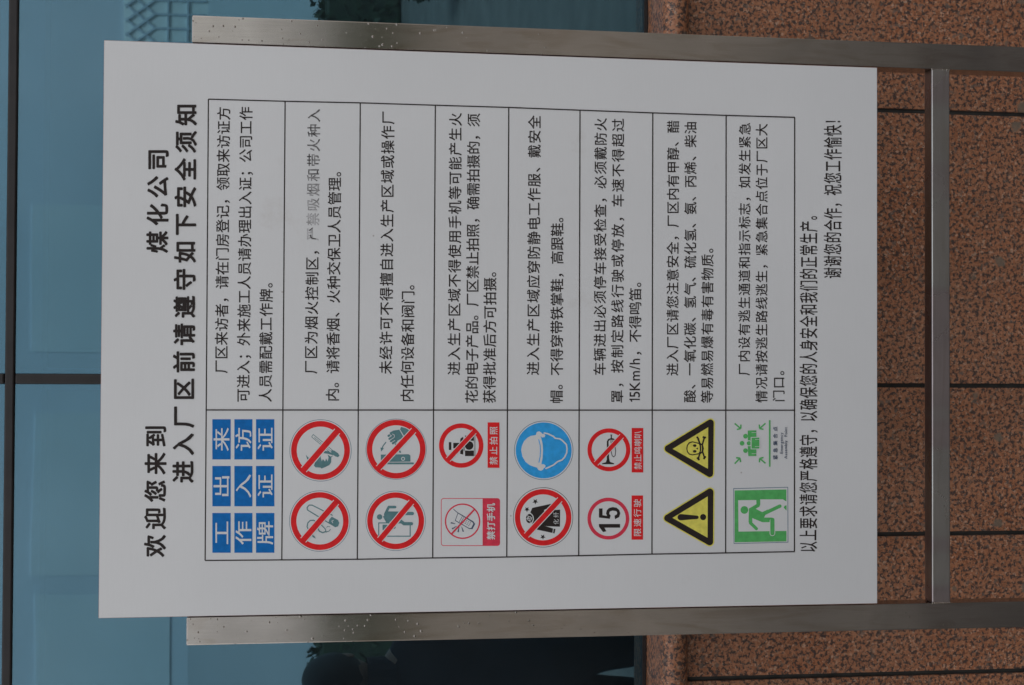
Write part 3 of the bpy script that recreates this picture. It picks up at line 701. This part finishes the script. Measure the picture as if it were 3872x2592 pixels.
def person(x, y, hgt, yaw):
    """standing adult seen as a mirror image; faces +Y before the yaw"""
    root = empty('person', (x, y, 0), 'person in dark jacket and trousers standing beside the board, mirrored in the glass', 'person')
    k = hgt / 1.72; ca, sa = math.cos(yaw), math.sin(yaw)
    def W(p): return Vector((x + (p[0] * ca - p[1] * sa) * k, y + (p[0] * sa + p[1] * ca) * k, p[2] * k))
    J = [((0, 0, .96), .185, .125), ((0, 0, 1.10), .175, .12), ((0, .005, 1.26), .185, .125), ((0, 0, 1.39), .155, .09), ((0, .005, 1.475), .052, .052), ((0, .015, 1.54), .056, .060)]
    E = [(0, 1), (1, 2), (2, 3), (3, 4), (4, 5)]
    def chain(start, pts):
        p_ = start
        for q in pts: J.append(q); E.append((p_, len(J) - 1)); p_ = len(J) - 1
        return p_
    for sg in (-1, 1):
        chain(0, [((sg * .09, 0, .86), .118, .11), ((sg * .10, .01, .66), .095, .095), ((sg * .10, .012, .48), .052, .056), ((sg * .105, -.01, .30), .050, .054), ((sg * .11, -.015, .09), .036, .038), ((sg * .12, .05, .045), .036, .030), ((sg * .125, .14, .036), .036, .024)])
        wr = chain(3, [((sg * .17, 0, 1.385), .058, .055), ((sg * .205, -.01, 1.22), .048, .048), ((sg * .225, -.01, 1.08), .039, .041), ((sg * .235, .02, .93), .032, .034), ((sg * .24, .045, .83), .024, .028), ((sg * .242, .055, .785), .014, .034)])
        for f in range(4): chain(wr, [((sg * .243, .030 + f * .019, .745), .0085, .0085), ((sg * .240, .034 + f * .019, .715), .008, .008), ((sg * .233, .040 + f * .019, .688 + (.006, 0, .003, .012)[f]), .0065, .0065)])
        chain(wr - 1, [((sg * .232, .078, .80), .0105, .0105), ((sg * .224, .092, .768), .0085, .0085)])
    me = bpy.data.meshes.new('body_src'); me.from_pydata([W(p[0]) for p in J], E, [])
    o = bpy.data.objects.new('body_src', me); COL.objects.link(o)
    sk = o.modifiers.new('skin', 'SKIN'); sk.use_smooth_shade = True
    ss = o.modifiers.new('sub', 'SUBSURF'); ss.levels = 2; ss.render_levels = 2
    for v_, q in zip(me.skin_vertices[0].data, J): v_.radius = (q[1] * k, q[2] * k)
    me.skin_vertices[0].data[0].use_root = True
    bpy.context.view_layer.update()
    m2 = bpy.data.meshes.new_from_object(o.evaluated_get(bpy.context.evaluated_depsgraph_get())); m2.name = 'body'
    bpy.data.objects.remove(o); bpy.data.meshes.remove(me)
    m2.materials.clear(); setmats(m2, [plain('skin', (.36, .20, .14), .5), plain('dark_jacket', (.016, .018, .026), .8), plain('dark_trousers', (.014, .014, .016), .8), plain('black_shoes', (.01, .01, .01), .4)])
    for p in m2.polygons:
        z = p.center.z / k; r_ = math.hypot(p.center.x - x, p.center.y - y) / k
        p.material_index = 3 if z < .085 else (0 if z > 1.455 or (z < .85 and r_ > .2 and z > .6) else (1 if z > .90 or (r_ > .19 and z > .6) else 2)); p.use_smooth = True
    body = link('body', m2, root)
    # head with jaw, nose, brow, eyes and ears
    bm = bmesh.new(); bmesh.ops.create_icosphere(bm, subdivisions=4, radius=1)
    for v_ in bm.verts:
        c = v_.co.copy(); jx = .076 * (1 - .28 * max(0, -c.z)); px_, py_, pz_ = c.x * jx, c.y * .096, c.z * .118
        if c.y > 0: py_ -= .012 * max(0, -c.z) * 0; pz_ -= .012 * c.y * max(0, -c.z)
        if c.y < 0: pz_ += .03 * max(0, -c.z) * -c.y
        if c.y > .4:
            py_ += .024 * math.exp(-(c.x / .16) ** 2 - ((c.z + .18) / .20) ** 2) - .009 * (math.exp(-((abs(c.x) - .38) / .17) ** 2 - ((c.z - .05) / .12) ** 2))
            py_ += .006 * math.exp(-(c.x / .3) ** 2 - ((c.z + .55) / .06) ** 2)
        v_.co = W((px_, .022 + py_, 1.615 + pz_))
    hm = bpy.data.meshes.new('head'); bm.to_mesh(hm); bm.free(); hm.materials.append(m2.materials[0])
    for p in hm.polygons: p.use_smooth = True
    hd_ = link('head', hm, root)
    def ell(name, c, r, mt, par, cut=None):
        bm = bmesh.new(); bmesh.ops.create_icosphere(bm, subdivisions=3, radius=1)
        if cut:
            bmesh.ops.delete(bm, geom=[v_ for v_ in bm.verts if cut(v_.co)], context='VERTS')
        for v_ in bm.verts:
            q = 1 + .025 * math.sin(v_.co.x * 23 + v_.co.z * 17) * math.sin(v_.co.y * 19) if cut else 1
            v_.co = W((c[0] + v_.co.x * r[0] * q, c[1] + v_.co.y * r[1] * q, c[2] + v_.co.z * r[2] * q))
        mm = bpy.data.meshes.new(name); bm.to_mesh(mm); bm.free(); mm.materials.append(mt)
        for p in mm.polygons: p.use_smooth = True
        return link(name, mm, par)
    hair = plain('black_hair', (.012, .010, .009), .55)
    for sg in (-1, 1):
        ell('eye', (sg * .030, .098, 1.622), (.012, .010, .009), plain('eye_white', (.6, .6, .58), .3), hd_)
        ell('pupil', (sg * .030, .1045, 1.622), (.005, .005, .005), hair, hd_); ell('ear', (sg * .077, .01, 1.605), (.008, .020, .031), m2.materials[0], hd_)
        ell('eyebrow', (sg * .030, .104, 1.645), (.018, .006, .004), hair, hd_)
    ell('mouth', (0, .108, 1.556), (.022, .006, .005), plain('lips', (.30, .12, .10), .4), hd_)
    ell('hair', (0, .004, 1.640), (.088, .107, .108), hair, root, lambda c: (c.z < -.1 and c.y > .35) or (c.y > .62 and c.z < .45) or c.z < -.88)
    # standing collar
    bm = bmesh.new(); n_ = 20; rings = [[], []]
    for j, (rr_, zz) in enumerate(((.074, 1.44), (.070, 1.535))):
        for i in range(n_): t_ = 2 * math.pi * i / n_; rings[j].append(bm.verts.new(W((rr_ * math.cos(t_), .005 + rr_ * 1.02 * math.sin(t_), zz))))
    for i in range(n_): bm.faces.new((rings[0][i], rings[0][(i + 1) % n_], rings[1][(i + 1) % n_], rings[1][i]))
    mm = bpy.data.meshes.new('collar'); bm.to_mesh(mm); bm.free(); mm.materials.append(m2.materials[1]); link('collar', mm, root)
P = bpj(1180, 2575, 2.2)
person(P.x, 1.2 - 2.2, P.z + .005, R(-178))
# low hedge along the far side of the forecourt
hd = empty('low_hedge', (0, -20, 0), 'long dark green hedge across the forecourt, mirrored in the glass', 'hedge')
bm = bmesh.new()
for i in range(14000):
    c = Vector((random.uniform(-14, 14), -20 + random.uniform(-.5, .5), random.uniform(.02, 1.25) + random.uniform(-.05, .14)))
    a = Vector((random.uniform(-1, 1), random.uniform(-1, 1), random.uniform(-1, 1))).normalized() * .09
    b2 = a.cross(Vector((random.uniform(-1, 1), random.uniform(-1, 1), random.uniform(-1, 1)))).normalized() * .045
    bm.faces.new([bm.verts.new(q) for q in (c - a, c + b2, c + a, c - b2)])
me = bpy.data.meshes.new('foliage'); bm.to_mesh(me); bm.free(); setmats(me, plain('hedge_leaf', (.030, .045, .018), .6, 0, .4, 6)); f = link('foliage', me, hd); f['kind'] = 'stuff'
box('hedge_stems', -14, 14, -20.40, -19.60, .002, 1.15, M_LEAF, hd, .05)
# pale gatehouse opposite, with a lattice window
M_PALE = plain('pale_render', (.70, .74, .79), .8, 0, .08, .30); M_PAN = plain('white_panel', (.75, .79, .81), .6, 0, .03, 1)  # blue cast in the upper wall colour imitates sky mirrored higher up
M_BAR = plain('grey_blue_lattice_bar', (.58, .63, .68), .5)
ob = empty('opposite_building', (0, -24.5, 0), 'pale rendered building across the forecourt, mirrored in the glass', 'building')
box('wall', -16, 16, -24.5, -24.0, 3.401, 9.4, M_PALE, ob)
box('dimmed_lower_wall', -16, 16, -24.5, -24.0, .002, 3.399, plain('dimmed_lower_render', (.60, .63, .66), .8, 0, .10, .4), ob)  # lower wall toned darker to imitate mirrored brightness falling towards the horizon
box('roof_slab', -16.4, 16.4, -25.0, -23.6, 9.402, 9.6, M_PALE, ob, .02)
def opp(px, py): p = bpj(px, py, 25.2); return p.x, p.z
def wallpanel(name, px0, py0, px1, py1, mt, th=.03):
    xa, za = opp(px0, py0); xb, zb = opp(px1, py1)
    return box(name, min(xa, xb), max(xa, xb), -23.999, -23.999 + th, min(za, zb), max(za, zb), mt, ob)
for q in ((124, 777, 700, 1330), (128, 1560, 700, 2170), (135, 2250, 640, 2900), (790, -330, 1330, 330)): wallpanel('wall_panel', *q, M_PAN)
wallpanel('lattice_window', 470, -420, 786, 260, plain('white_lattice_backing', (.88, .90, .87), .6, 0, .02, 1), .02)
x0_, z1_ = opp(470, 260); x1_, z0_ = opp(786, -420)
xl, xr = min(x0_, x1_), max(x0_, x1_); zl, zh = min(z0_, z1_), max(z0_, z1_)
zs_ = [opp(px, 80)[1] for px in (583, 633, 710)]
def lbar(xa, za, xb, zb, i=0):
    dx, dz = xb - xa, zb - za; l = math.hypot(dx, dz); nx, nz_ = -dz / l * .018, dx / l * .018
    vs = [(xa + s_ * nx, y, za + s_ * nz_) for y in (-23.975, -23.94 + i * .002) for s_ in (1, -1)] + [(xb + s_ * nx, y, zb + s_ * nz_) for y in (-23.975, -23.94 + i * .002) for s_ in (1, -1)]
    me = bpy.data.meshes.new('lattice_bar'); me.from_pydata(vs, [], [[0, 1, 3, 2], [4, 6, 7, 5], [0, 4, 5, 1], [2, 3, 7, 6], [0, 2, 6, 4], [1, 5, 7, 3]]); me.materials.append(M_BAR)
    return link('lattice_bar', me, ob)
lbar(xl, zs_[1], xr, zs_[1], 1); lbar(xl, zs_[2], xr, zs_[2], 1)
pitch = .255; k = 0; x = xl
while x < xr - .01:
    lbar(x, zl, x, zs_[0], 2)
    lbar(x, zs_[0], min(x + (zh - zs_[0]) * .78, xr), zs_[0] + min((zh - zs_[0]), (xr - x) / .78), 3)
    lbar(x, zs_[0], max(x - (zh - zs_[0]) * .78, xl), zs_[0] + min((zh - zs_[0]), (x - xl + .001) / .78), 4) if x > xl else None
    x += pitch
